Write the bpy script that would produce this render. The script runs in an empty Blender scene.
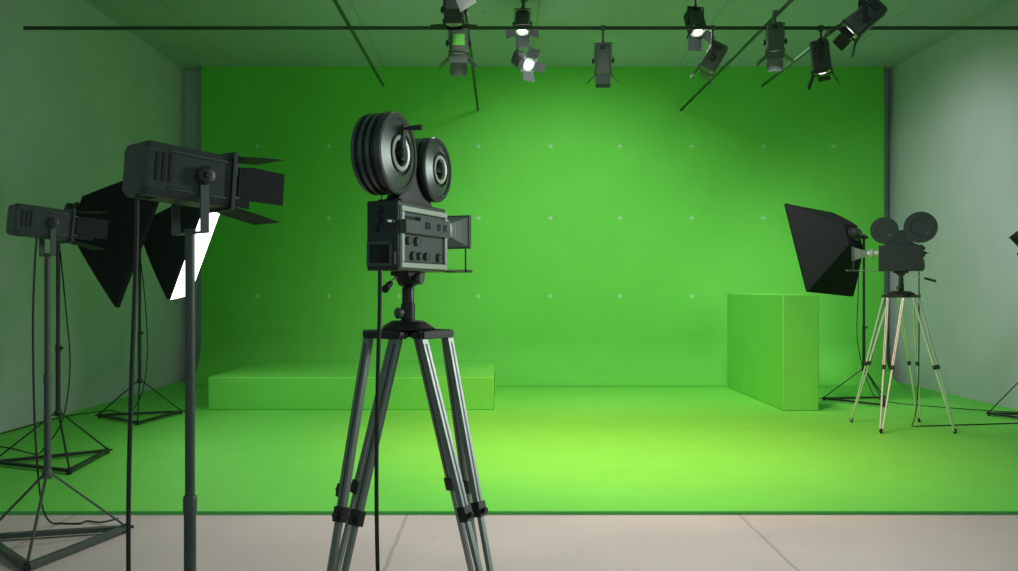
import bpy, bmesh, math, random
from mathutils import Vector, Matrix, Euler
R = math.radians
S = bpy.context.scene
COL = S.collection
random.seed(4)
F, PX, PY, EYE = 870.0, 500.0, 290.0, 1.5          # measured focal length (px), vanishing point, eye height above the green floor
GZ, CZ = 0.0, -0.026                                # green floor level, concrete level

def at(px, Y):                                      # x of a pixel column at depth Y
    return (px - PX) / F * Y
def zat(py, Y):
    return EYE - (py - PY) / F * Y

# ------------------------------------------------------------------ materials
def mat(name, col, rough=0.5, metal=0.0, spec=0.5, noise=0.0, nscale=6.0, bump=0.0, bscale=200.0, emit=0.0, rvar=0.0):
    m = bpy.data.materials.new(name); m.use_nodes = True
    nt = m.node_tree; b = nt.nodes['Principled BSDF']
    b.inputs['Base Color'].default_value = (*col, 1); b.inputs['Roughness'].default_value = rough
    b.inputs['Metallic'].default_value = metal; b.inputs['Specular IOR Level'].default_value = spec
    tc = nt.nodes.new('ShaderNodeTexCoord')
    if noise or rvar:
        n = nt.nodes.new('ShaderNodeTexNoise'); n.inputs['Scale'].default_value = nscale; n.inputs['Detail'].default_value = 4
        nt.links.new(tc.outputs['Object'], n.inputs['Vector'])
        if noise:
            r = nt.nodes.new('ShaderNodeValToRGB')
            r.color_ramp.elements[0].position = .3; r.color_ramp.elements[1].position = .7
            r.color_ramp.elements[0].color = (*[c * (1 - noise) for c in col], 1)
            r.color_ramp.elements[1].color = (*[min(1, c * (1 + noise)) for c in col], 1)
            nt.links.new(n.outputs['Fac'], r.inputs['Fac']); nt.links.new(r.outputs['Color'], b.inputs['Base Color'])
        if rvar:
            mr = nt.nodes.new('ShaderNodeMapRange'); mr.inputs['To Min'].default_value = rough - rvar; mr.inputs['To Max'].default_value = rough + rvar
            nt.links.new(n.outputs['Fac'], mr.inputs['Value']); nt.links.new(mr.outputs['Result'], b.inputs['Roughness'])
    if bump:
        n2 = nt.nodes.new('ShaderNodeTexNoise'); n2.inputs['Scale'].default_value = bscale; n2.inputs['Detail'].default_value = 3
        nt.links.new(tc.outputs['Object'], n2.inputs['Vector'])
        bp = nt.nodes.new('ShaderNodeBump'); bp.inputs['Strength'].default_value = bump; bp.inputs['Distance'].default_value = 0.01
        nt.links.new(n2.outputs['Fac'], bp.inputs['Height']); nt.links.new(bp.outputs['Normal'], b.inputs['Normal'])
    if emit:
        b.inputs['Emission Color'].default_value = (1, 1, 1, 1); b.inputs['Emission Strength'].default_value = emit
    return m

GREEN = (0.15, 0.60, 0.08)
M = {}
M['green'] = mat('chroma_green_paint', GREEN, .62, spec=.25, noise=.03, nscale=3)
M['greenwall'] = mat('chroma_green_backdrop', GREEN, .75, spec=.12, noise=.025, nscale=1.5)
M['greenedge'] = mat('dark_green_edge', (.08, .50, .10), .6)
M['blackmetal'] = mat('black_powder_coat', (.016, .02, .018), .42, metal=.0, noise=.15, nscale=30, bump=.05, bscale=500)
M['greymetal'] = mat('grey_powder_coat', (.075, .095, .085), .45, metal=.25, noise=.12, nscale=20)
M['body'] = mat('camera_black_enamel', (.022, .031, .027), .38, noise=.2, nscale=25, bump=.12, bscale=600, spec=.6)
M['panel'] = mat('camera_side_panel', (.075, .10, .087), .42, noise=.12, nscale=25)
M['palemetal'] = mat('pale_satin_metal', (.50, .58, .48), .38, metal=.25)
M['steel'] = mat('dark_satin_steel', (.15, .175, .16), .36, metal=.75, rvar=.05, nscale=40)
M['reeldark'] = mat('black_reel_lacquer', (.03, .038, .034), .28, spec=.7)
M['legmetal'] = mat('brushed_leg_metal', (.27, .31, .285), .45, metal=.6, rvar=.06, nscale=30)
M['legcore'] = mat('leg_groove', (.05, .06, .055), .5)
M['chrome'] = mat('bright_leg_metal', (.80, .80, .79), .36, metal=.8)
M['bellows'] = mat('grey_bellows_leather', (.26, .31, .28), .6)
M['rubber'] = mat('black_rubber', (.012, .013, .012), .6)
M['cable'] = mat('black_cable', (.010, .016, .011), .5)
M['fabric'] = mat('black_softbox_fabric', (.006, .0085, .008), .75, spec=.25, noise=.2, nscale=40, bump=.1, bscale=400)
M['lining'] = mat('silver_lining', (.7, .7, .7), .4, metal=.3)
M['diffuser'] = mat('lit_diffuser', (.8, .8, .8), .8, emit=4.0)
M['lens_on'] = mat('lit_lens', (.8, .85, .85), .3, emit=14)
M['lens_off'] = mat('glass_lens', (.25, .28, .28), .12, spec=.8)
M['lens_soft'] = mat('dim_lens', (.7, .72, .72), .3, emit=2.0)
M['green_square'] = mat('bright_green_panel', (.12, .62, .06), .4)  # plain bright green for the square on one hung lamp
M['lamp'] = mat('charcoal_lamp_housing', (.042, .058, .05), .45, noise=.12, nscale=30)
M['lamplt'] = mat('grey_lamp_housing', (.085, .11, .098), .5, noise=.1, nscale=25)
M['leaf'] = mat('barn_door_sheet', (.016, .023, .02), .7, spec=.2, noise=.1, nscale=30)
M['leaflt'] = mat('grey_barn_door_sheet', (.085, .11, .098), .5, noise=.1, nscale=30)
M['leaf_painted_lit'] = mat('painted_lit_barn_door_sheet', (.62, .64, .62), .6)  # lamplight on the doors painted in as a pale base colour
M['slot'] = mat('vent_slot', (.004, .005, .005), .7)
M['pipe'] = mat('dark_pipe', (.018, .045, .024), .5, noise=.1, nscale=10)
M['cross'] = mat('pale_marker_tape', (.42, .70, .38), .7)
M['glass'] = mat('lens_glass', (.3, .5, .3), .08, spec=.9)
M['screen'] = mat('dark_viewfinder_glass', (.006, .009, .008), .12, spec=.6)

def joints_mat(name, col, rough, period_x, off_x, width, dark, period_y=None, off_y=0, noise=.08, nscale=.9):
    m = mat(name, col, rough, spec=.3, noise=noise, nscale=nscale, bump=.03, bscale=60)
    nt = m.node_tree; b = nt.nodes['Principled BSDF']
    tc = [n for n in nt.nodes if n.type == 'TEX_COORD'][0]
    sep = nt.nodes.new('ShaderNodeSeparateXYZ'); nt.links.new(tc.outputs['Object'], sep.inputs[0])
    wob = nt.nodes.new('ShaderNodeTexNoise'); wob.inputs['Scale'].default_value = 6; nt.links.new(tc.outputs['Object'], wob.inputs['Vector'])
    def line(sock, per, off, w):
        def mm(op, a, c=None):
            n = nt.nodes.new('ShaderNodeMath'); n.operation = op
            for i, v in enumerate((a, c)):
                if v is None: continue
                if isinstance(v, (int, float)): n.inputs[i].default_value = v
                else: nt.links.new(v, n.inputs[i])
            return n.outputs[0]
        x = mm('ADD', sock, -off); x = mm('ADD', x, mm('MULTIPLY', mm('SUBTRACT', wob.outputs['Fac'], .5), .02))
        x = mm('DIVIDE', x, per); x = mm('SUBTRACT', x, mm('ROUND', x)); x = mm('ABSOLUTE', mm('MULTIPLY', x, per))
        n = nt.nodes.new('ShaderNodeMapRange'); n.inputs['From Min'].default_value = w * .4; n.inputs['From Max'].default_value = w
        n.inputs['To Min'].default_value = 1; n.inputs['To Max'].default_value = 0
        nt.links.new(x, n.inputs['Value']); return n.outputs['Result']
    f = line(sep.outputs['X'], period_x, off_x, width)
    if period_y:
        g = line(sep.outputs['Y'], period_y, off_y, width)
        n = nt.nodes.new('ShaderNodeMath'); n.operation = 'MAXIMUM'; nt.links.new(f, n.inputs[0]); nt.links.new(g, n.inputs[1]); f = n.outputs[0]
    src = b.inputs['Base Color'].links[0].from_socket
    # small scattered stains
    st = nt.nodes.new('ShaderNodeTexNoise'); st.inputs['Scale'].default_value = 7; st.inputs['Detail'].default_value = 6
    nt.links.new(tc.outputs['Object'], st.inputs['Vector'])
    sr = nt.nodes.new('ShaderNodeMapRange'); sr.inputs['From Min'].default_value = .66; sr.inputs['From Max'].default_value = .78
    sr.inputs['To Min'].default_value = 0; sr.inputs['To Max'].default_value = .25; nt.links.new(st.outputs['Fac'], sr.inputs['Value'])
    mx = nt.nodes.new('ShaderNodeMath'); mx.operation = 'MULTIPLY'; nt.links.new(f, mx.inputs[0]); mx.inputs[1].default_value = dark
    mx2 = nt.nodes.new('ShaderNodeMath'); mx2.operation = 'MAXIMUM'; nt.links.new(mx.outputs[0], mx2.inputs[0]); nt.links.new(sr.outputs['Result'], mx2.inputs[1])
    mix = nt.nodes.new('ShaderNodeMix'); mix.data_type = 'RGBA'
    nt.links.new(mx2.outputs[0], mix.inputs['Factor']); nt.links.new(src, mix.inputs['A']); mix.inputs['B'].default_value = (*[c * .25 for c in col], 1)
    nt.links.new(mix.outputs['Result'], b.inputs['Base Color'])
    return m
M['concrete'] = joints_mat('concrete_floor', (.535, .46, .45), .55, 2.25, 1.62, .016, .38)
M['ceiling'] = joints_mat('ceiling_panels', (.41, .46, .52), .8, 2.4, -1.9, .014, .35, 2.4, 12.4, noise=.04)
M['wall'] = mat('grey_painted_wall', (.50, .53, .57), .85, spec=.2, noise=.06, nscale=.7, bump=.05, bscale=40)

# ------------------------------------------------------------------ mesh helpers
def frame(p0, p1, ref=Vector((0, 0, 1))):
    z = (Vector(p1) - Vector(p0)).normalized()
    if abs(z.dot(ref)) > .98: ref = Vector((1, 0, 0))
    x = ref.cross(z).normalized(); y = z.cross(x)
    return x, y, z
def quad_faces(bm, rings, mi=0, close=True, caps=(True, True)):
    n = len(rings[0])
    for a, b in zip(rings, rings[1:]):
        for i in range(n if close else n - 1):
            j = (i + 1) % n
            f = bm.faces.new((a[i], a[j], b[j], b[i])); f.material_index = mi
    if caps[0]:
        f = bm.faces.new(list(reversed(rings[0]))); f.material_index = mi
    if caps[1]:
        f = bm.faces.new(rings[-1]); f.material_index = mi
def cyl(bm, p0, p1, r0, r1=None, seg=14, mi=0):
    r1 = r0 if r1 is None else r1
    x, y, z = frame(p0, p1); rings = []
    for p, r in ((Vector(p0), r0), (Vector(p1), r1)):
        rings.append([bm.verts.new(p + x * r * math.cos(2 * math.pi * i / seg) + y * r * math.sin(2 * math.pi * i / seg)) for i in range(seg)])
    quad_faces(bm, rings, mi)
def lathe(bm, origin, axis, profile, seg=40, mi=0):
    """profile: (radius, distance along axis[, material]) from one end to the other"""
    o = Vector(origin); a = Vector(axis).normalized(); x, y, z = frame(o, o + a)
    prev = None
    for k, p in enumerate(profile):
        r, h = p[0], p[1]; m = p[2] if len(p) > 2 else mi
        if r < 1e-5: ring = [bm.verts.new(o + a * h)]
        else: ring = [bm.verts.new(o + a * h + x * r * math.cos(2 * math.pi * i / seg) + y * r * math.sin(2 * math.pi * i / seg)) for i in range(seg)]
        if prev is not None:
            for i in range(seg):
                j = (i + 1) % seg
                if len(prev) == 1 and len(ring) == 1: continue
                if len(prev) == 1: vs = (prev[0], ring[j], ring[i])
                elif len(ring) == 1: vs = (prev[i], prev[j], ring[0])
                else: vs = (prev[i], prev[j], ring[j], ring[i])
                f = bm.faces.new(vs); f.material_index = m
        prev = ring
def box(bm, c, s, mi=0, X=None):
    """X: 3x3 axes (rows x,y,z) or None"""
    c = Vector(c); ax = X or (Vector((1, 0, 0)), Vector((0, 1, 0)), Vector((0, 0, 1)))
    vs = {}
    for i in (-1, 1):
        for j in (-1, 1):
            for k in (-1, 1):
                vs[i, j, k] = bm.verts.new(c + ax[0] * i * s[0] / 2 + ax[1] * j * s[1] / 2 + ax[2] * k * s[2] / 2)
    for q in (((-1,-1,-1),(-1,1,-1),(1,1,-1),(1,-1,-1)), ((-1,-1,1),(1,-1,1),(1,1,1),(-1,1,1)), ((-1,-1,-1),(1,-1,-1),(1,-1,1),(-1,-1,1)),
              ((1,1,-1),(-1,1,-1),(-1,1,1),(1,1,1)), ((-1,1,-1),(-1,-1,-1),(-1,-1,1),(-1,1,1)), ((1,-1,-1),(1,1,-1),(1,1,1),(1,-1,1))):
        f = bm.faces.new([vs[t] for t in q]); f.material_index = mi
def bar(bm, p0, p1, w, t, ref=Vector((0, 0, 1)), mi=0, w1=None, t1=None):
    """rectangular bar; w across ref-cross, t the other way"""
    x, y, z = frame(p0, p1, Vector(ref)); rings = []
    for p, ww, tt in ((Vector(p0), w, t), (Vector(p1), w1 or w, t1 or t)):
        rings.append([bm.verts.new(p + x * a * ww / 2 + y * b * tt / 2) for a, b in ((-1, -1), (1, -1), (1, 1), (-1, 1))])
    quad_faces(bm, rings, mi)
def prism(bm, pts, d, mi=0):
    """closed polygon (3D points) extruded by vector d"""
    d = Vector(d); a = [bm.verts.new(Vector(p)) for p in pts]; b = [bm.verts.new(Vector(p) + d) for p in pts]
    quad_faces(bm, [a, b], mi)
def smooth_path(pts, n=8):
    P = [Vector(p) for p in pts]; P = [P[0] * 2 - P[1]] + P + [P[-1] * 2 - P[-2]]; out = []
    for i in range(1, len(P) - 2):
        a, b, c, d = P[i - 1:i + 3]
        for k in range(n):
            t = k / n
            out.append(.5 * ((2 * b) + (c - a) * t + (2 * a - 5 * b + 4 * c - d) * t * t + (3 * b - a - 3 * c + d) * t ** 3))
    out.append(P[-2]); return out
def tube(bm, pts, r, seg=8, mi=0, n=8):
    pts = smooth_path(pts, n) if len(pts) > 2 else [Vector(p) for p in pts]
    ref = Vector((.31, .2, .93)).normalized(); rings = []
    for i, p in enumerate(pts):
        t = (pts[min(i + 1, len(pts) - 1)] - pts[max(i - 1, 0)]).normalized()
        x = ref.cross(t)
        if x.length < 1e-3: x = Vector((1, 0, 0)).cross(t)
        x.normalize(); y = t.cross(x); ref = (ref - t * ref.dot(t) * 0) 
        rings.append([bm.verts.new(p + x * r * math.cos(2 * math.pi * k / seg) + y * r * math.sin(2 * math.pi * k / seg)) for k in range(seg)])
    quad_faces(bm, rings, mi)
def B(): return bmesh.new()
def obj(name, bm, mats, parent=None, bevel=0.0, smooth=35, seg=2):
    bmesh.ops.recalc_face_normals(bm, faces=bm.faces[:])
    me = bpy.data.meshes.new(name); bm.to_mesh(me); bm.free()
    for m in (mats if isinstance(mats, (list, tuple)) else [mats]): me.materials.append(M[m] if isinstance(m, str) else m)
    if smooth:
        me.polygons.foreach_set('use_smooth', [True] * len(me.polygons)); me.set_sharp_from_angle(angle=R(smooth))
    o = bpy.data.objects.new(name, me); COL.objects.link(o)
    if parent: o.parent = parent
    if bevel:
        md = o.modifiers.new('edge', 'BEVEL'); md.width = bevel; md.segments = seg; md.limit_method = 'ANGLE'; md.angle_limit = R(40); md.harden_normals = False
    return o
def tag(o, label=None, cat=None, group=None, kind=None):
    if label: o['label'] = label
    if cat: o['category'] = cat
    if group: o['group'] = group
    if kind: o['kind'] = kind
    return o
def thing(name, label, cat, loc=(0, 0, 0), rz=0, group=None):
    o = bpy.data.objects.new(name, None); COL.objects.link(o); o.empty_display_size = .1
    o.location = loc; o.rotation_euler = (0, 0, rz)
    return tag(o, label, cat, group)

# ------------------------------------------------------------------ the room
XL, XR, YB, ZC, YN = -5.25, 6.47, 14.5, 5.16, -1.5
def slab(name, c, s, m, **k):
    bm = B(); box(bm, c, s); o = obj(name, bm, m, smooth=0, **k); tag(o, kind='structure'); return o
YG = 5.90                                            # front edge of the green floor
slab('floor', ((XL + XR) / 2, (YN + YB) / 2, CZ - .1), (XR - XL + .4, YB - YN + .4, .2), 'concrete')
bm = B(); box(bm, ((XL + XR) / 2, (YG + YB) / 2, CZ / 2), (XR - XL, YB - YG, -CZ))
bm.faces.ensure_lookup_table()
for f in bm.faces:
    if f.calc_center_median().y < YG + .01: f.material_index = 1
tag(obj('floor_green', bm, ['green', 'greenedge'], smooth=0), 'bright green painted studio floor with a dark front edge', 'green floor', kind='structure')
slab('ceiling', ((XL + XR) / 2, (YN + YB) / 2, ZC + .1), (XR - XL + .4, YB - YN + .4, .2), 'ceiling')
slab('wall_left', (XL - .1, (YN + YB) / 2, (ZC + CZ) / 2), (.2, YB - YN, ZC - CZ), 'wall')
slab('wall_right', (XR + .1, (YN + YB) / 2, (ZC + CZ) / 2), (.2, YB - YN, ZC - CZ), 'wall')
slab('wall_back', ((XL + XR) / 2, YB + .1, (ZC + CZ) / 2), (XR - XL + .4, .2, ZC - CZ), 'wall')

# green backdrop: a hanging sweep, curved where it meets the floor
YS = 14.25
x0, x1 = at(201, YS), at(884, YS); RAD = .7
prof = [(YS - RAD - .02, .004)] + [(YS - RAD + RAD * math.sin(t * math.pi / 24), RAD + .004 - RAD * math.cos(t * math.pi / 24)) for t in range(0, 13)] + [(YS, ZC - .001)]
bm = B(); rings = []
th = .03
outer = prof; inner = [(y + (th if i > 6 else th * i / 6), max(.001, z - (th if i < 6 else 0) * (i / 6))) for i, (y, z) in enumerate(prof)]
lo = [[bm.verts.new((x, y, z)) for (y, z) in outer] for x in (x0, x1)]
hi = [[bm.verts.new((x, y, z)) for (y, z) in inner] for x in (x0, x1)]
n = len(outer)
for i in range(n - 1):
    bm.faces.new((lo[0][i], lo[0][i + 1], lo[1][i + 1], lo[1][i])); bm.faces.new((hi[0][i], hi[1][i], hi[1][i + 1], hi[0][i + 1]))
    for k in (0, 1): bm.faces.new((lo[k][i], hi[k][i], hi[k][i + 1], lo[k][i + 1]))
bm.faces.new((lo[0][-1], lo[1][-1], hi[1][-1], hi[0][-1])); bm.faces.new((lo[0][0], hi[0][0], hi[1][0], lo[1][0]))
tag(obj('green_screen', bm, 'greenwall', smooth=50), 'huge bright green chroma key backdrop filling the back of the studio', 'green screen')

# tracking crosses on the backdrop
cols = [257.4, 329, 399, 478.6, 550.5, 620, 692, 763.5, 833.5]
rows = [146.2, 218, 296]
names_r = ['top', 'middle', 'bottom']
hid = {(0, 2), (1, 0), (1, 2), (1, 8), (2,8)}
for r, py in enumerate(rows):
    for c, px in enumerate(cols):
        if (r, c) in hid: continue
        where = {0: 'above the nearest lamp', 1: 'left of the near film camera', 2: 'beside the near tripod column', 3: 'just right of the near camera', 4: 'second right of the near camera',
                 5: 'third right of the near camera', 6: 'fourth right of the near camera', 7: 'fifth right of the near camera', 8: 'nearest to the right screen edge'}[c]
        if c == 0 and r == 2: where = 'nearest to the left screen edge'
        bm = B(); x, z, a, w, t = at(px, YS), zat(py, YS), .042, .0095, .004
        pts = [(-w, -a), (w, -a), (w, -w), (a, -w), (a, w), (w, w), (w, a), (-w, a), (-w, w), (-a, w), (-a, -w), (-w, -w)]
        prism(bm, [(x + p, YS - t, z + q) for p, q in pts], (0, t, 0))
        tag(obj('tracking_marker', bm, 'cross', smooth=0), f'pale cross in the {names_r[r]} row of the green screen, {where}', 'tracking marker', 'cross markers on the green screen')

# green blocks
def block(label, x0, x1, y0, y1, h):
    bm = B(); box(bm, ((x0 + x1) / 2, (y0 + y1) / 2, h / 2), (x1 - x0, y1 - y0, h))
    return tag(obj('green_block', bm, 'green', bevel=.012), label, 'block')
yb = 10.87
block('long low green platform box on the green floor at left', at(208, yb), at(494, yb), yb, 13.5, zat(377, yb))
yb = 10.79
block('tall green block standing on the green floor at right', at(783, yb), at(819, yb), yb, 13.45, zat(294.5, yb))

# ceiling pipes
PZ = 4.39
def pipe(p0, p1, label):
    bm = B(); cyl(bm, p0, p1, .020, seg=16)
    tag(obj('ceiling_pipe', bm, 'pipe', smooth=60), label, 'pipe', 'dark lighting pipes under the ceiling')
pipe((XL, 9.6, PZ), (XR, 9.6, PZ), 'long dark pipe running wall to wall across the room under the ceiling')
LZ = PZ + .053
def lpipe(px, py, label):
    Y = F * (LZ - EYE) / (PY - py); x = at(px, Y)
    bm = B(); cyl(bm, (x, 2.0, LZ), (x, Y, LZ), .020, seg=16)
    for yy in (3.0, 6.0): cyl(bm, (x, yy, LZ), (x, yy, ZC), .008, seg=8)
    tag(obj('ceiling_pipe', bm, 'pipe', smooth=60), label, 'pipe', 'dark lighting pipes under the ceiling'); return x
lpipe(383, 85, 'dark pipe running into the room, ending above the near film camera')
XP2 = lpipe(478, 110, 'dark lengthwise pipe whose end drops below the pair of lamps above the near film camera')
XP3 = lpipe(681, 110, 'dark lengthwise pipe ending at the green screen just below the tilted grey lamp')
XP4 = lpipe(762, 86, 'dark lengthwise pipe ending behind the square hung lamp at right')

# ------------------------------------------------------------------ barn-door lamp
def leaf_mesh(w0, w1, l):
    """hinge along local X at the origin, sheet runs along +Y"""
    bm = B(); t = .004
    prism(bm, [(-w0 / 2, 0, -t / 2), (w0 / 2, 0, -t / 2), (w1 / 2, l * .28, -t / 2), (w1 / 2 * .96, l, -t / 2), (-w1 / 2 * .96, l, -t / 2), (-w1 / 2, l * .28, -t / 2)], (0, 0, t))
    cyl(bm, (-w0 / 2, 0, 0), (w0 / 2, 0, 0), .005, seg=8)
    return bm
def lamp(label, pivot, yaw, pitch, hung=None, lens='lens_off', flare=(8, 35, 5, 15), housing='lamp', leaf='leaf', scale=1.0, group=None, rod_xy=None, panel=None, roll=0, clamp=False, yyaw=None):
    """yaw from +Y towards +X, pitch downwards (degrees); hung = z of the rod's top, None for a stand"""
    W, H, y0, y1 = .17, .178, (-.184 if hung is not None else -.198), (.120 if hung is not None else .106)
    root = thing('barn_door_lamp', label, 'studio lamp', pivot, 0, group)
    root.scale = (scale,) * 3
    Rm = Matrix.Rotation(R(-yaw), 4, 'Z') @ Matrix.Rotation(R(-pitch), 4, 'X') @ Matrix.Rotation(R(roll), 4, 'Y')
    def tr(bm): bmesh.ops.transform(bm, matrix=Rm, verts=bm.verts[:]); return bm
    # housing: chamfered box, raised ribs along the edges, vent slots
    bm = B(); rings = []
    c = .018
    for y, k in ((y0, .90), (y0 + .015, 1.0), (y1 - .02, 1.0), (y1, 1.04)):
        w, h = W / 2 * k, H / 2 * k
        pts = [(-w + c, -h), (w - c, -h), (w, -h + c), (w, h - c), (w - c, h), (-w + c, h), (-w, h - c), (-w, -h + c)]
        rings.append([bm.verts.new((p, y, q)) for p, q in pts])
    quad_faces(bm, rings)
    for s in (-1, 1):
        for q in (-1, 1):
            box(bm, (s * (W / 2 + .001), -.014, q * .062), (.008, .215, .010))
        for k in range(3): box(bm, (s * W / 2, y0 + .036 + k * .023, .006), (.006, .014, .095), 1)
    for k in range(3):
        for q in (-1, 1): box(bm, (0, y0 + .034 + k * .016, q * H / 2), (.055, .010, .006), 1)
    ho = obj('housing', tr(bm), [housing, 'slot'], root, bevel=.003)
    # front frame: thin dark flange with hinge brackets
    bm = B(); fw, fh = .2, .204
    for sg in (-1, 1):
        box(bm, (sg * (fw / 2 - .012), y1 + .006, 0), (.024, .016, fh)); box(bm, (0, y1 + .006, sg * (fh / 2 - .012)), (fw - .048, .016, .024))
        for q in (-1, 1):
            box(bm, (sg * (fw / 2 - .014), y1 + .024, q * .055), (.006, .022, .010), 1); box(bm, (q * .06, y1 + .024, sg * (fh / 2 - .012)), (.010, .022, .006), 1)
    obj('front_frame', tr(bm), ['blackmetal' if housing == 'lamp' else housing, 'greymetal'], root, bevel=.002)
    bm = B(); lathe(bm, (0, y1 - .004, 0), (0, 1, 0), [(.084, 0, 1), (.084, .008, 1), (.078, .012, 1), (.046, .012, 1), (.044, .014, 0), (.03, .022, 0), (0, .026, 0)], 28)
    tag(obj('lens', tr(bm), [lens, 'palemetal'], root, smooth=30), 'glowing lens' if lens != 'lens_off' else 'glass lens')
    if panel:
        bm = B(); box(bm, (0, .005, -H / 2 - .004), (.115, .115, .008)); tag(obj('square_panel', tr(bm), panel, root, bevel=.002), 'bright green square panel')
    # barn doors: top, bottom, right, left
    yl = y1 + .030
    for k, (org, rz) in enumerate((((0, yl, fh / 2 - .012), 0), ((0, yl, -fh / 2 + .012), 180), ((fw / 2 - .014, yl, 0), 90), ((-fw / 2 + .014, yl, 0), -90))):
        bm = leaf_mesh(.15 if k < 2 else .105, .17 if k < 2 else .120, .178 if hung is None else .13)
        bmesh.ops.transform(bm, matrix=Matrix.Translation(org) @ Matrix.Rotation(R(rz), 4, 'Y') @ Matrix.Rotation(R(flare[k]), 4, 'X'), verts=bm.verts[:])
        obj('barn_door', tr(bm), leaf, root)
    # yoke and knobs
    up = 1 if hung is not None else -1
    yw = yaw if yyaw is None else yyaw
    Ry = Matrix.Rotation(R(-yw), 4, 'Z')
    bm = B(); yx, yh = .098, .19
    for s in (-1, 1): box(bm, (s * yx, 0, up * yh / 2 - up * .01), (.006, .032, yh + .02))
    box(bm, (0, 0, up * yh), (2 * yx + .006, .032, .006))
    bmesh.ops.transform(bm, matrix=Ry, verts=bm.verts[:])
    obj('yoke', bm, 'greymetal' if hung is None else 'blackmetal', root, bevel=.0015)
    for s in (-1, 1):
        bm = B(); lathe(bm, (s * .083, 0, 0), (s, 0, 0), [(.012, 0), (.012, .019), (.03, .019), (.032, .023), (.032, .033), (.026, .037), (.012, .037), (.010, .044), (0, .044)], 20)
        obj('knob', (bmesh.ops.transform(bm, matrix=Ry, verts=bm.verts[:]), bm)[1], 'blackmetal', root, smooth=40)
    if hung is not None:
        top = (hung - pivot[2]) / scale
        bm = B(); cyl(bm, (0, 0, yh), (0, 0, top), .011, seg=12); cyl(bm, (0, 0, yh - .005), (0, 0, yh + .03), .018, seg=12)
        if clamp: cyl(bm, (-.02, 0, top - .02), (.02, 0, top - .02), .033, seg=16)
        else: lathe(bm, (0, 0, top - .015), (0, 0, 1), [(.011, 0), (.045, 0), (.045, .015), (0, .015)], 20)
        obj('hanger_rod', bm, housing, root)
    else:
        bm = B(); cyl(bm, (0, 0, -yh - .05), (0, 0, -yh + .004), .0165, seg=14); cyl(bm, (0, 0, -yh + .002), (0, 0, -yh + .014), .02, seg=6)
        obj('spigot', bm, 'greymetal', root)
    fw_ = (Rm @ Vector((0, 1, 0))).to_3d()
    return root, Vector(pivot) + fw_ * (y1 + .03) * scale, fw_

LAMPS = {}
# ------------------------------------------------------------------ light stand
def stand(label, c, floor, top, collar_h, radius, ang0, r_low=.017, r_up=.013, joint=None, cat='light stand', mat_='blackmetal', tilt_knob=True, foot_len=.05):
    root = thing('light_stand', label, cat, (c[0], c[1], floor))
    H = top - floor
    if joint is None: joint = collar_h + .55
    bm = B(); cyl(bm, (0, 0, collar_h - .03), (0, 0, joint), r_low, seg=16); obj('lower_pole', bm, mat_, root, smooth=60)
    bm = B(); cyl(bm, (0, 0, joint - .01), (0, 0, H), r_up, seg=16); obj('upper_pole', bm, mat_, root, smooth=60)
    bm = B(); lathe(bm, (0, 0, joint - .03), (0, 0, 1), [(0, 0), (r_low + .003, 0), (r_low + .003, .05), (r_up + .004, .058), (0, .058)], 18)
    obj('collar', bm, mat_, root)
    bm = B(); lathe(bm, (0, 0, collar_h - .035), (0, 0, 1), [(0, 0), (r_low + .006, 0), (r_low + .010, .02), (r_low + .010, .04), (r_low + .002, .055), (0, .055)], 18)
    obj('leg_hub', bm, mat_, root)
    if tilt_knob:
        bm = B(); cyl(bm, (0, 0, joint), (.035, -.01, joint), .006, seg=8); lathe(bm, (.03, -.009, joint), (1, -.25, 0), [(0, 0), (.014, 0), (.014, .015), (0, .015)], 12); obj('knob', bm, 'rubber', root)
    feet = [Vector((radius * math.cos(R(ang0 + 120 * k)), radius * math.sin(R(ang0 + 120 * k)), .03)) for k in range(3)]
    for k in range(3):
        f = feet[k]; d = Vector((f.x, f.y, 0)).normalized()
        bm = B(); bar(bm, d * .012 + Vector((0, 0, collar_h)), f + Vector((0, 0, .012)), .016, .012)
        obj('leg_strut', bm, mat_, root, bevel=.002)
        bm = B(); bar(bm, f, feet[(k + 1) % 3], *((.044, .030) if mat_ == 'greymetal' else (.036, .026))); obj('base_bar', bm, mat_, root, bevel=.002)
        bm = B(); lathe(bm, (f.x, f.y, 0), (0, 0, 1), [(0, 0), (.018, 0), (.018, .012), (.012, .016), (.012, .055), (0, .055)], 14)
        bar(bm, f - d * .01, f + d * foot_len, .02, .016); obj('foot', bm, 'rubber', root)
    return root

def ang(c, f): return math.degrees(math.atan2(f[1] - c[1], f[0] - c[0]))

# nearest lamp on its stand
p1 = (at(190, 3.0), 3.0, 1.886)
lamp('large charcoal barn-door lamp on the nearest light stand at left', p1, 42, 4, flare=(7, 9, 3, 12))
stand('light stand with thick grey pole carrying the largest nearest lamp', p1[:2], CZ, p1[2] - .23, .45, .46, 75, r_low=.0205, r_up=.0165, joint=.79, mat_='greymetal', tilt_knob=False)
# second lamp
c2 = (at(47.5, 5.15), 5.15)
p2 = (c2[0], c2[1], 1.893)
lamp('small charcoal barn-door lamp on the far left light stand', p2, 45, 5, flare=(7, 9, 3, 12))
stand('light stand with grey pole carrying the far left barn-door lamp', c2, CZ, p2[2] - .23, .445, .455, 45, mat_='greymetal', r_low=.0195, r_up=.0175, joint=1.0, tilt_knob=False)

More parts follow.
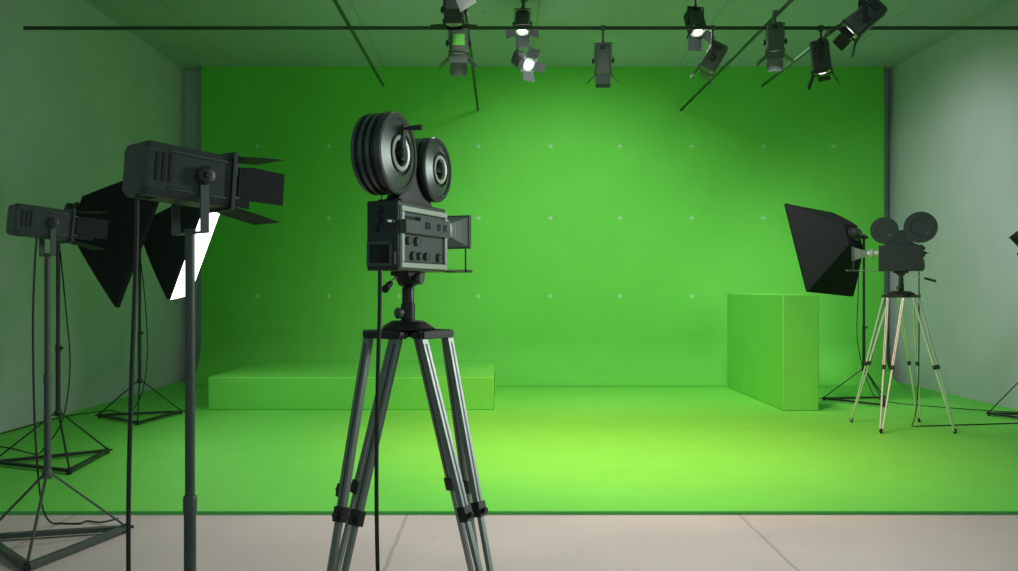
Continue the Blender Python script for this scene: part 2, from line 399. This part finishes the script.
# ------------------------------------------------------------------ softboxes
def softbox(label, c, yaw, pitch, roll, sz=1):
    W, H, D, b = .98 * sz, 1.28 * sz, .545 * sz, .30 * sz
    yaw, pitch, roll = R(yaw), R(pitch), R(roll)
    n = Vector((math.sin(yaw) * math.cos(pitch), math.cos(yaw) * math.cos(pitch), -math.sin(pitch)))
    r0 = Vector((math.cos(yaw), -math.sin(yaw), 0)); u0 = r0.cross(n)
    r = r0 * math.cos(roll) + u0 * math.sin(roll); u = -r0 * math.sin(roll) + u0 * math.cos(roll)
    c = Vector(c); hub = c - n * D
    root = thing('softbox', label, 'softbox', hub)
    def P(a, q, d): return r * a + u * q + n * d              # relative to the hub; d = distance in front of it
    bm = B(); bo = B()
    N = 6
    rings, ins = [], []
    for k in range(N + 1):
        t = k / N; s = b / 2 + (W / 2 - b / 2) * t; q = b / 2 + (H / 2 - b / 2) * t
        bulge = .012 * math.sin(math.pi * t)
        ring = []
        for i, j in ((-1, -1), (1, -1), (1, 1), (-1, 1)):
            ring.append(P(i * (s + bulge), j * (q + bulge), D * t))
        rings.append(ring)
    lip = [P(i * W / 2, j * H / 2, D + .03) for i, j in ((-1, -1), (1, -1), (1, 1), (-1, 1))]
    allr = [[bm.verts.new(v) for v in ring] for ring in rings] + [[bm.verts.new(v) for v in lip]]
    quad_faces(bm, allr, 0, caps=(True, False))
    inr = [[bm.verts.new(v * .985 + n * .006) for v in ring] for ring in rings]
    quad_faces(bm, inr, 1, caps=(True, False))
    for i in range(4):
        j = (i + 1) % 4; bm.faces.new((allr[-1][i], allr[-1][j], inr[-1][j], inr[-1][i]))
    obj('fabric_shell', bm, ['fabric', 'lining'], root, smooth=25)
    bm = B(); t = D + .022
    prism(bm, [P(i * (W / 2 - .006), j * (H / 2 - .006), t) for i, j in ((-1, -1), (1, -1), (1, 1), (-1, 1))], n * .006)
    tag(obj('front_diffuser', bm, 'diffuser', root, smooth=0), 'glowing white diffuser cloth')
    for i, j in ((-1, -1), (1, -1), (1, 1), (-1, 1)):
        bm = B(); pts = [P(i * (b / 2 + (W / 2 - b / 2) * t + .012 * math.sin(math.pi * t)), j * (b / 2 + (H / 2 - b / 2) * t + .012 * math.sin(math.pi * t)), D * t) for t in (0, .17, .33, .5, .67, .83, 1)]
        tube(bm, pts, .006, 6, n=2); obj('corner_rib', bm, 'fabric', root)
    bm = B(); lathe(bm, (0, 0, 0), -n, [(0, -.005), (.10 * sz, -.005), (.10 * sz, .03 * sz), (.075 * sz, .05 * sz), (.07 * sz, .085 * sz), (.055 * sz, .10 * sz), (0, .10 * sz)], 24)
    obj('lamp_head', bm, 'blackmetal', root)
    return root, hub - n * .06 * sz, n
sb = [
    ('black softbox nearest at left, standing behind the far left lamp', (-3.256, 7.858, 1.994), 63.3, 18.9, -4.3),
    ('black softbox with glowing white front visible, behind the nearest lamp', (-3.545, 10.173, 2.019), 81.8, 19.7, -2.8),
    ('big black softbox beside the distant film camera at right', (4.421, 12.036, 2.054), -34.6, 19.4, -4.3),
]
st = [
    ('black light stand holding the softbox behind the far left lamp', (-3.81, 7.5), (-3.81 + math.cos(R(66)), 7.5 + math.sin(R(66))), .52),
    ('black light stand holding the softbox with the glowing front', (-4.20, 10.14), (-4.20 + math.cos(R(50)), 10.14 + math.sin(R(50))), .52),
    ('black light stand behind the distant film camera holding a big softbox', (4.86, 11.62), (4.41, 11.81), .50),
]
def bracket(root, hubp, cx, cy, top):
    # arm from the stand's top to the softbox lamp head
    bm = B(); a = Vector((0, 0, top)); b = Vector((hubp.x - cx, hubp.y - cy, hubp.z - root.location.z))
    cyl(bm, a - Vector((0, 0, .08)), a + Vector((0, 0, .01)), .022, seg=14); bar(bm, a - Vector((0, 0, .02)), b, .03, .022)
    lathe(bm, a + Vector((-.05, 0, -.03)), (1, 0, 0), [(0, 0), (.02, 0), (.02, .02), (.008, .02), (.008, .08), (.02, .08), (.02, .10), (0, .10)], 12)
    obj('tilt_bracket', bm, 'blackmetal', root, bevel=.002)
SB = []
for (lab, c, ya, pi_, ro), (slab_, sc, f, rad) in zip(sb, st):
    o, hp, n = softbox(lab, c, ya, pi_, ro); SB.append((Vector(c), n))
    top = hp.z - .02
    root = stand(slab_, sc, GZ, top, .45, rad, ang(sc, f), r_low=.020, r_up=.0165, joint=1.0)
    bracket(root, hp, sc[0], sc[1], top)
# far right softbox: only its corner and a bit of the stand show
o, hp, n = softbox('dark softbox corner peeking in at the right picture edge', (6.22, 10.10, 2.06), 40, 4, 40, sz=.35); SB.append((Vector((6.22, 10.1, 2.06)), n))
sc = (6.10, 10.17)
root = stand('black light stand base at the right picture edge by the wall', sc, GZ, 1.95, .45, .34, ang(sc, (5.83, 10.38)), r_low=.018, r_up=.013, joint=1.0, foot_len=.03)
bracket(root, hp, sc[0], sc[1], 1.95)

# ------------------------------------------------------------------ hung lamps
G = 'lamps hanging under the ceiling'
def hang(label, px, Y, z, yaw, pitch, top, **k):
    r, p, d = lamp(label, (at(px, Y), Y, z), yaw, pitch, hung=top, group=G, **k); LAMPS[label] = (p, d); return r
ON = 'lens_on'
hang('dark lamp cut by the top edge above the near film camera, upper of the pair', 454, 8.0, 4.075, 180, 88, ZC, flare=(140, 140, 86, 86))
hang('lamp with a bright green square, lower of the pair above the near film camera', 458.5, 8.4, 3.88, -3, 99, ZC, flare=(28, 30, 48, 48), panel='green_square', lens='lens_soft', housing='lamplt', leaf='leaflt')
hang('lamp above the frame with one pale lit door corner showing at the top edge', 456.5, 7.2, 4.12, 180, 60, ZC, roll=38, flare=(30, 32, 140, 60), lens='lens_soft', leaf='leaf_painted_lit')
hang('small dark lamp glowing towards us, above the brightest hung lamp', 522.5, 10.8, 4.80, 183, 52, ZC, lens=ON, flare=(25, 30, 60, 60))
hang('brightest hung lamp, its white lens facing us, over the green screen top', 524, 11.0, 4.39, 150, 30, ZC, lens=ON, flare=(75, 42, 60, 45), housing='lamplt', leaf='leaf')
hang('grey lamp hung alone from the cross pipe, seen from behind', 603, 9.6, 4.03, 7, 84, PZ + .02, flare=(8, 25, 45, 45), housing='lamplt', leaf='leaflt', clamp=True)
hang('dark hung lamp with a glowing lens above the small tilted lamp', 695.5, 10.0, 4.56, 165, 62, ZC, lens=ON, flare=(50, 35, 40, 40))
hang('small grey lamp tilted down left below the glowing dark lamp', 712.5, 9.6, 4.04, -78, 60, PZ + .02, flare=(12, 15, 80, 82), housing='lamplt', leaf='leaflt', clamp=True)
hang('grey hung lamp with one lit door below, near the end of the right pipe', 775, 9.19, 4.12, 17, 99, LZ - .0, flare=(14, 32, 48, 48), lens='lens_soft', housing='lamplt', leaf='leaflt', clamp=True)
hang('side-on hung lamp pointing straight down with two spread doors', 821, 9.6, 4.04, 116, 84, PZ + .02, flare=(24, 26, 84, 84), clamp=True, scale=1.1, lens='lens_soft')
hang('long slotted lamp tilted diagonally at the upper right', 862, 7.3, 3.76, -76, 42, ZC, flare=(20, 38, 50, 50), lens='lens_soft')

# ------------------------------------------------------------------ film camera
def film_camera(label, loc, heading):
    """local: +Y lens, +X right side; origin at the bottom centre of the body. heading from +Y towards +X (degrees)"""
    W, L, H = .143, .44, .282
    root = thing('film_camera', label, 'film camera', loc, R(-heading))
    bm = B(); box(bm, (0, 0, H / 2), (W, L, H)); obj('body', bm, 'body', root, bevel=.006)
    # right side: pale border and inset control panel
    bm = B(); xs = W / 2 + .006
    y0, y1, z0, z1, w = -.205, .215, .012, .262, .022
    for z in (z0 + w / 2, z1 - w / 2): box(bm, (xs - .003, (y0 + y1) / 2, z), (.018, y1 - y0, w))
    for y in (y0 + w / 2, y1 - w / 2): box(bm, (xs - .003, y, (z0 + z1) / 2), (.018, w, z1 - z0 - 2 * w))
    tag(obj('side_border', bm, 'palemetal', root, bevel=.003), 'pale metal border of the control side')
    bm = B(); box(bm, (W / 2 + .002, .005, (z0 + z1) / 2), (.008, y1 - y0 - .05, z1 - z0 - .05))
    box(bm, (W / 2 + .006, .185, .10), (.010, .012, .14), 1)
    obj('side_panel', bm, ['panel', 'body'], root, bevel=.002)
    bm = B(); box(bm, (W / 2 + .018, -.005, .178), (.03, .41, .055)); box(bm, (W / 2 + .018, .055, .212), (.03, .28, .022)); box(bm, (W / 2 + .008, -.14, .213), (.012, .09, .018), 1)
    for y in (-.02, .085, .145): box(bm, (W / 2 + .034, y, .19), (.004, .03 if y > 0 else .045, .03), 1)
    obj('raised_rail', bm, ['panel', 'slot'], root, bevel=.003)
    for (y, z, r) in ((-.150, .122, .017), (-.075, .122, .020), (-.11, .062, .019), (-.052, .062, .017), (.01, .062, .018), (.13, .062, .019)):
        bm = B(); lathe(bm, (W / 2 + .004, y, z), (1, 0, 0), [(r, 0), (r, .012), (r * .86, .016), (r * .8, .014), (r * .3, .014), (0, .018)], 18); obj('dial', bm, 'panel', root, smooth=30)
    # rear: viewfinder window, knobs
    yr = -L / 2
    bm = B(); a, b, c, d = -.066, .050, .018, .118; w = .013
    for z in (c + w / 2, d - w / 2): box(bm, ((a + b) / 2, yr - .004, z), (b - a, .014, w))
    for x in (a + w / 2, b - w / 2): box(bm, (x, yr - .004, (c + d) / 2), (w, .014, d - c - 2 * w))
    obj('window_frame', bm, 'panel', root, bevel=.002)
    bm = B(); box(bm, ((a + b) / 2, yr - .001, (c + d) / 2), (b - a - .02, .006, d - c - .02)); obj('window_pane', bm, 'screen', root)
    for (x, z, r) in ((-.012, .245, .016), (-.012, .203, .015), (-.026, .165, .013)):
        bm = B(); lathe(bm, (x, yr, z), (0, -1, 0), [(r, 0), (r, .014), (r * .8, .02), (0, .02)], 18); obj('knob', bm, 'reeldark', root)
    bm = B(); cyl(bm, (.055, yr, .195), (.055, yr - .03, .195), .012, seg=14); cyl(bm, (.055, yr - .03, .195), (.055, yr - .055, .195), .008, .004, seg=12, mi=1)
    obj('rear_crank', bm, ['body', 'palemetal'], root)
    bm = B(); box(bm, (.058, yr - .006, .05), (.012, .014, .05)); cyl(bm, (-.03, -L / 2 + .05, H), (-.03, -L / 2 + .05, H + .03), .003, seg=8)
    obj('latch', bm, 'body', root)
    # magazine bracket between body and reels
    bm = B(); zb = H
    prism(bm, [(-.03, -.13, zb), (-.03, .16, zb), (-.03, .165, zb + .03), (-.03, .07, zb + .10), (-.03, .17, zb + .183), (-.03, .145, zb + .20), (-.03, .01, zb + .16), (-.03, -.16, zb + .21), (-.03, -.21, zb + .183), (-.03, -.06, zb + .08), (-.03, -.135, zb + .02)], (.06, 0, 0))
    box(bm, (0, -.02, zb + .006), (.11, .28, .012))
    obj('magazine_bracket', bm, 'body', root, bevel=.003)
    # reels
    def reel(y, z, r, x_out, x_in, nribs):
        T = x_out - x_in
        # outer face (towards +X), conical dish, pale ring, hub well; then ribbed rim and flat inner face
        q = r / .163
        prof = [(0, T - .045, 0), (.012, T - .045, 0), (.036 * q, T - .040, 0), (.050 * q, T - .012, 0), (.054 * q, T - .002, 1), (.066 * q, T, 1), (.071 * q, T - .003, 1), (.073 * q, T - .012, 0),
                (.084 * q, T - .013, 0), (.088 * q, T - .003, 2), (.136 * q, T - .019, 2), (.139 * q, T - .014, 0), (r * .95, T - .014, 0), (r * .985, T - .019, 0), (r, T - .026, 0), (r, T - .036, 0), (r * .97, T - .042, 0)]
        x = T - .042
        step = (x) / nribs
        for k in range(nribs):
            prof += [(r * .90, x - step * .15, 0), (r * .90, x - step * .42, 0), (r * .985, x - step * .5, 2), (r * .985, x - step * .9, 2)]
            x -= step
        prof += [(r * .97, 0, 0), (r * .6, .0, 0), (r * .55, .006, 0), (0, .006, 0)]
        bm = B(); lathe(bm, (x_in, y, z), (1, 0, 0), prof, 56)
        o = obj('film_reel', bm, ['reeldark', 'palemetal', 'steel'], root, smooth=28)
        for k in range(3):
            a = R(90 + 120 * k + 20); d = Vector((0, math.cos(a), math.sin(a)))
            bm = B(); p = Vector((x_out - .028, y, z)); bar(bm, p + d * .008 * q, p + d * .048 * q, .014 * q, .014, ref=(1, 0, 0)); obj('spoke', bm, 'reeldark', o)
        bm = B(); lathe(bm, (x_out - .045, y, z), (1, 0, 0), [(.011 * q, 0), (.011 * q, .026), (.006, .03), (0, .03)], 14); obj('hub', bm, 'reeldark', o)
        return o
    big = reel(-.192, H + .190, .167, .075, -.065, 3)
    reel(.168, H + .170, .144, .075, -.035, 2)
    bm = B(); p = Vector((.078, -.192, H + .190))
    bar(bm, p + Vector((0, 0, -.03)), p + Vector((0, .012, .116)), .026, .010, ref=(1, 0, 0)); cyl(bm, p + Vector((-.03, 0, 0)), p + Vector((.012, 0, 0)), .018, seg=16)
    cyl(bm, p + Vector((0, .011, .100)), p + Vector((.03, .011, .100)), .006, seg=10); cyl(bm, p + Vector((.026, .011, .100)), p + Vector((.082, .011, .100)), .0095, .0115, seg=14)
    obj('crank', bm, 'reeldark', big, bevel=.0015)
    # lens, bellows, rods
    yf = L / 2; zc = .197; xc = .010
    bm = B(); lathe(bm, (xc, yf, zc), (0, 1, 0), [(0, 0), (.040, 0), (.040, .05), (.050, .055), (.054, .065), (.054, .085), (.046, .092), (.036, .095), (.034, .12), (0, .12)], 28)
    obj('lens', bm, 'palemetal', root, smooth=35)
    bm = B(); rings = []
    nb = 6; ya, yb2 = yf + .115, yf + .252
    for k in range(nb * 2 + 1):
        t = k / (nb * 2); h = .028 + (.073 - .028) * t; s = h * (1.0 if k % 2 == 0 else .86); s = max(s, .022)
        y = ya + (yb2 - ya) * t
        rings.append([bm.verts.new((xc + i * s * .82, y, zc + j * s)) for i, j in ((-1, -1), (1, -1), (1, 1), (-1, 1))])
    quad_faces(bm, rings)
    obj('bellows', bm, 'bellows', root, smooth=0)
    bm = B(); yq = yf + .264
    for s in (-1, 1): box(bm, (xc + s * .058, yq, zc), (.014, .024, .158)); box(bm, (xc, yq, zc + s * .073), (.102, .024, .012))
    obj('front_hood', bm, 'panel', root, bevel=.002)
    for s in (-1, 1):
        bm = B(); cyl(bm, (s * .05, yf - .01, .012), (s * .05, yf + .34, .012), .004, seg=10); obj('support_rod', bm, 'steel', root)
    bm = B()
    cyl(bm, (.05, yf + .264, .012), (.05, yf + .264, zc - .08), .004, seg=10); cyl(bm, (-.05, yf + .264, .012), (-.05, yf + .264, zc - .08), .004, seg=10)
    box(bm, (0, yf + .285, .012), (.12, .06, .014)); obj('rod_bridge', bm, 'body', root, bevel=.002)
    return root

# ------------------------------------------------------------------ camera tripod
def tripod(label, c, floor, plate_z, top_z, spread, rot, heading, leg='legmetal', grip=(-.04, -.33, .50), k=1.0):
    root = thing('tripod', label, 'tripod', (c[0], c[1], floor), R(rot))
    pz = plate_z - floor; T = top_z - floor
    # base plate with four arms
    bm = B()
    rings = []
    for z, h in ((pz - .004, .108), (pz + .005, .107), (pz + .030, .070), (pz + .033, .058)):
        rings.append([bm.verts.new((i * h, j * h, z)) for i, j in ((-1, -1), (1, -1), (1, 1), (-1, 1))])
    quad_faces(bm, rings)
    for i, j in ((-1, -1), (1, -1), (1, 1), (-1, 1)):
        d = Vector((i, j, 0)).normalized(); t = Vector((-j, i, 0)).normalized(); cc = d * .152 + Vector((0, 0, pz - .022))
        bar(bm, cc - t * .095, cc + t * .095, .030, .044, ref=d)
        bar(bm, Vector((0, 0, pz - .018)), cc, .06, .034)
        for s in (-1, 1): cyl(bm, cc + t * s * .095, cc + t * s * .104, .016, seg=14)
    for s in (-1, 1): cyl(bm, (s * .02, -.12, pz - .026), (s * .02, -.02, pz - .026), .014, seg=14)
    obj('base_plate', bm, 'blackmetal', root, bevel=.003, smooth=20)
    # column and tilt head
    z = pz + .032
    hh = T - z
    bm = B(); lathe(bm, (0, 0, z), (0, 0, 1), [(0, 0), (.033, 0), (.033, .004), (.030, .006), (.030, hh * .34), (.026, hh * .36), (.026, hh * .66), (.022, hh * .69), (.014, hh * .72), (.014, hh * .80), (0, hh * .80)], 28)
    obj('column', bm, 'blackmetal', root)
    bm = B(); ch = math.radians(-rot - heading)                     # the head turns with the camera
    Rh = Matrix.Rotation(R(-heading - rot), 4, 'Z')
    lathe(bm, (-.036, 0, z + hh * .86), (1, 0, 0), [(0, 0), (.032, 0), (.034, .006), (.034, .066), (.032, .072), (0, .072)], 26)
    box(bm, (0, 0, z + hh * .955), (.085, .15, hh * .09))
    prism(bm, [(-.035, -.06, z + hh * .92), (-.035, .06, z + hh * .92), (-.035, .035, z + hh * .80), (-.035, -.035, z + hh * .80)], (.07, 0, 0))
    bmesh.ops.transform(bm, matrix=Rh, verts=bm.verts[:]); obj('tilt_head', bm, 'blackmetal', root, bevel=.002)
    bm = B(); lathe(bm, (.036, -.0, z + hh * .86), (1, 0, 0), [(0, 0), (.012, 0), (.012, .010), (.024, .010), (.026, .014), (.026, .028), (.022, .032), (0, .032)], 20)
    bmesh.ops.transform(bm, matrix=Rh, verts=bm.verts[:]); obj('knob', bm, 'panel', root)
    bm = B(); lathe(bm, (-.020, -.012, z + hh * .16), (-1, -.5, 0), [(0, -.01), (.01, -.01), (.01, .008), (.022, .008), (.024, .012), (.024, .03), (.02, .034), (0, .034)], 20); obj('knob', bm, 'panel', root)
    bm = B(); a = Vector((-.03, -.03, z + hh * .93)); b = Vector((grip[0], grip[1], z + hh * grip[2])); m = a.lerp(b, .66)
    cyl(bm, a, m, .0055, seg=10); cyl(bm, m, b, .0125, .0135, seg=14, mi=1); cyl(bm, b, b + (b - a).normalized() * .012, .016, seg=12, mi=1)
    bmesh.ops.transform(bm, matrix=Rh, verts=bm.verts[:]); obj('pan_handle', bm, ['palemetal', 'rubber'], root)
    # four double-rod legs
    for i, j in ((-1, -1), (1, -1), (1, 1), (-1, 1)):
        d = Vector((i, j, 0)).normalized(); t = Vector((-j, i, 0)).normalized()
        foot = Vector((i * spread, j * spread, .0))
        lo = B(); upm = B(); cl = B()
        for s in (-1, 1):
            a = d * .152 + t * s * .082 + Vector((0, 0, pz - .03)); b = foot + t * s * .012 + Vector((0, 0, .02))
            km = a.lerp(b, .53)
            bar(upm, a, km, .037 * k, .026 * k, ref=d)
            for q in (-1, 1): bar(upm, a.lerp(b, .02) + d * q * .0125 * k, km + d * q * .0125 * k, .010 * k, .004 * k, ref=d, mi=1)
            bar(lo, a.lerp(b, .49), b, .024 * k, .019 * k, ref=d)
            bar(cl, a.lerp(b, .53 - .022 * k), a.lerp(b, .53 + .022 * k), .048 * k, .040 * k, ref=d); kk = a.lerp(b, .53)
            cyl(cl, kk + d * .01, kk + d * .032 * k, .008 * k, seg=10); lathe(cl, kk + d * .028 * k, d, [(0, 0), (.012 * k, 0), (.012 * k, .010 * k), (0, .010 * k)], 12)
        lg = obj('leg', upm, [leg, 'legcore'], root, bevel=.002)
        obj('lower_leg', lo, leg, lg, bevel=.002); obj('leg_clamp', cl, 'blackmetal', lg, bevel=.002)
        bm = B(); ax = (foot - d * .152 - Vector((0, 0, pz))).normalized()
        lathe(bm, foot - Vector((0, 0, 0)), (0, 0, 1), [(0, 0), (.010, 0), (.016, .01), (.019, .025), (.018, .045), (.013, .05), (0, .05)], 16); obj('rubber_foot', bm, 'rubber', lg)
    return root

cm = (at(408, 3.7), 3.7)
BZ = 1.578
tripod('large near tripod with four double grey legs under the film camera', cm, CZ, 1.337, BZ, .366, 9, 22, grip=(.02, -.225, .66))
film_camera('large near black film camera with two reels and dial-covered side', (cm[0], cm[1], BZ), 22)
cf = (at(901, 9.48), 9.48)
tripod('distant tripod with four bright double legs by the right wall', cf, GZ, 1.456, 1.705, .385, 0, -62, leg='chrome', k=.72)
film_camera('distant black film camera facing left by the right wall', (cf[0], cf[1], 1.705), -62)

# ------------------------------------------------------------------ cables
def cable(label, pts, r=.008):
    bm = B(); tube(bm, pts, r, 8); tag(obj('power_cable', bm, 'cable', smooth=60), label, 'cable', 'black power cables')
Y = 3.42
cable('cable hanging straight down from the near film camera', [(at(380, Y), Y, BZ + .002), (at(379.5, Y), Y, 1.4), (at(377.5, Y - .02), Y - .02, 1.1), (at(376.5, Y - .04), Y - .04, .7), (at(378.5, Y - .05), Y - .05, .3), (at(381, Y), Y, .05), (at(395, Y + .05), Y + .05, CZ + .008), (at(440, Y - .3), Y - .3, CZ + .008)], .0085)
Y = 2.86
cable('cable hanging from the nearest barn-door lamp', [(at(137, Y), Y, 1.81), (at(136, Y), Y, 1.6), (at(131.5, Y), Y, 1.2), (at(128.6, Y), Y, .8), (at(129, Y), Y, .4), (at(131, Y), Y, .05), (at(125, Y + .1), Y + .1, CZ + .008), (at(90, Y + .2), Y + .2, CZ + .008)], .0075)
def P(px, py, Y): return (at(px, Y), Y, zat(py, Y))
cable('cable looping down from the far left barn-door lamp to the concrete', [P(37, 236, 5.0), P(35, 262, 5.0), P(33, 320, 5.02), P(34, 400, 5.05), P(37, 462, 5.1), P(42, 505, 5.45), (at(50, 5.62), 5.62, CZ + .03), (at(62, 5.66), 5.66, CZ + .008), (at(80, 5.66), 5.66, CZ + .008), (at(90, 5.74), 5.70, CZ + .012), (at(104, 5.70), 5.66, CZ + .015), (at(118, 5.58), 5.58, CZ + .06)], .006)
cable('thin cord hanging from the softbox behind the far left lamp', [P(60, 250, 7.55), P(66, 310, 7.52), P(70, 360, 7.5), P(67, 400, 7.5), P(59, 428, 7.45), P(44, 448, 7.6), (at(36, 7.9), 7.9, .01), (at(10, 8.2), 8.2, .01), (at(-30, 8.5), 8.5, .01)], .006)
cable('thin cord hanging from the softbox with the glowing front', [P(140, 255, 10.1), P(145, 300, 10.1), P(147.5, 345, 10.1), P(145, 380, 10.12), P(139, 400, 10.2), (at(128, 10.4), 10.4, .03), (at(110, 10.8), 10.8, .008), (-4.9, 10.7, .008), (-5.15, 10.2, .008), (-5.18, 9.2, .008), (-5.17, 8.4, .008)], .006)
cable('thin cord dropping from the big softbox behind the green block', [P(859, 262, 11.6), P(858, 300, 11.6), P(857, 335, 11.6), P(862, 365, 11.6), P(869, 385, 11.65), (at(876, 11.75), 11.75, .05), (at(892, 11.6), 11.5, .008), (at(940, 11.1), 11.1, .008), (at(990, 10.75), 10.75, .008), (6.42, 10.6, .008)], .0055)
Y = 9.62
cable('cable dropping from the distant film camera and running to the right', [(at(919, Y), Y, 1.705), (at(919, Y), Y, 1.3), (at(919, Y), Y, .9), (at(918, Y), Y, .4), (at(915, 9.6), 9.6, .1), (at(912.5, 9.55), 9.55, .01), (at(925, 9.55), 9.55, .008), (at(960, 9.62), 9.62, .008), (at(1018, 9.75), 9.75, .008), (6.3, 9.85, .008)], .0065)

# ------------------------------------------------------------------ lights
def spot(name, p, target, W, ang_, blend=.6, r=.1, col=(1, 1, 1)):
    l = bpy.data.lights.new(name, 'SPOT'); l.energy = W; l.spot_size = R(ang_); l.spot_blend = blend; l.shadow_soft_size = r; l.color = col
    o = bpy.data.objects.new(name, l); COL.objects.link(o); o.location = p
    o.rotation_euler = (Vector(target) - Vector(p)).to_track_quat('-Z', 'Y').to_euler(); return o
WARM = (1, .97, .90)
spot('key_spot', (.8, 6.2, 5.0), (.9, 7.7, 0), 880, 132, 1.0, .4, (1, .95, .90))
spot('pool_spot', (.6, 7.2, 5.0), (1.35, 8.9, 0), 1500, 78, 1.0, .3, (1, .40, .09))  # orange spot without a fixture, added to yellow the bright floor pool
spot('screen_spot', (1.2, 10.0, 4.95), (1.0, 14.2, .9), 620, 100, 1.0, .3, (1, 1, 1))  # added overhead without a fixture to brighten the backdrop
spot('wall_spot', (3.0, 10.7, 4.95), (6.5, 12.4, .8), 400, 96, 1.0, .3, (1, .98, .97))  # unseen spot, no fixture, added to lift the right wall
l = bpy.data.lights.new('added_side_light', 'AREA'); l.shape = 'RECTANGLE'; l.size = 1.0; l.size_y = 1.3; l.energy = 36; l.spread = R(100); l.color = (.95, 1, .97)
o = bpy.data.objects.new('added_side_light', l); COL.objects.link(o); o.location = (4.6, 4.6, 2.5)  # unseen area light added to brighten the near camera's right side
o.rotation_euler = (Vector((-1.5, 3.2, 1.5)) - Vector(o.location)).to_track_quat('-Z', 'Y').to_euler()
for k, (lab, (p, d)) in enumerate(LAMPS.items()):
    if 'glow' in lab or 'brightest' in lab or 'lit door' in lab or 'green square' in lab or 'slotted' in lab or 'pale lit' in lab:
        spot('lamp_spot', p + d * .012, p + d, 8 if 'brightest' in lab else 14 if 'glow' in lab or 'pale lit' in lab or 'slotted' in lab else 6, 115, .6, .03)
for lab, W in (('brightest', 2.6), ('glowing lens', 3), ('glowing towards', 2.5)):
    for k, (p, d) in LAMPS.items():
        if lab in k:
            l = bpy.data.lights.new('lamp_glow', 'POINT'); l.energy = W; l.shadow_soft_size = .04
            o = bpy.data.objects.new('lamp_glow', l); COL.objects.link(o); o.location = p + d * .22
spot('block_spot', (.4, 6.4, 4.95), (3.5, 11.6, .8), 330, 38, 1.0, .15, (1, 1, .95))  # extra unseen spot added to brighten the tall green block
w = bpy.data.worlds.new('studio_ambient'); S.world = w; w.use_nodes = True
w.node_tree.nodes['Background'].inputs[0].default_value = (.72, 1, .97, 1); w.node_tree.nodes['Background'].inputs[1].default_value = .35

# ------------------------------------------------------------------ camera
cd = bpy.data.cameras.new('camera'); cam = bpy.data.objects.new('camera', cd); COL.objects.link(cam)
cam.location = (0, 0, EYE); cam.rotation_euler = (R(90), 0, 0)
cd.sensor_width = 36; cd.lens = F / 1018 * 36; cd.shift_x = 9 / 1018; cd.shift_y = 4.5 / 1018; cd.clip_start = .05
S.camera = cam
S.view_settings.view_transform = 'Standard'; S.view_settings.look = 'None'; S.view_settings.gamma = 1; S.view_settings.use_curve_mapping = False
S.view_settings.exposure = 0.0
S.cycles.max_bounces = 10; S.cycles.diffuse_bounces = 6; S.cycles.sample_clamp_indirect = 4
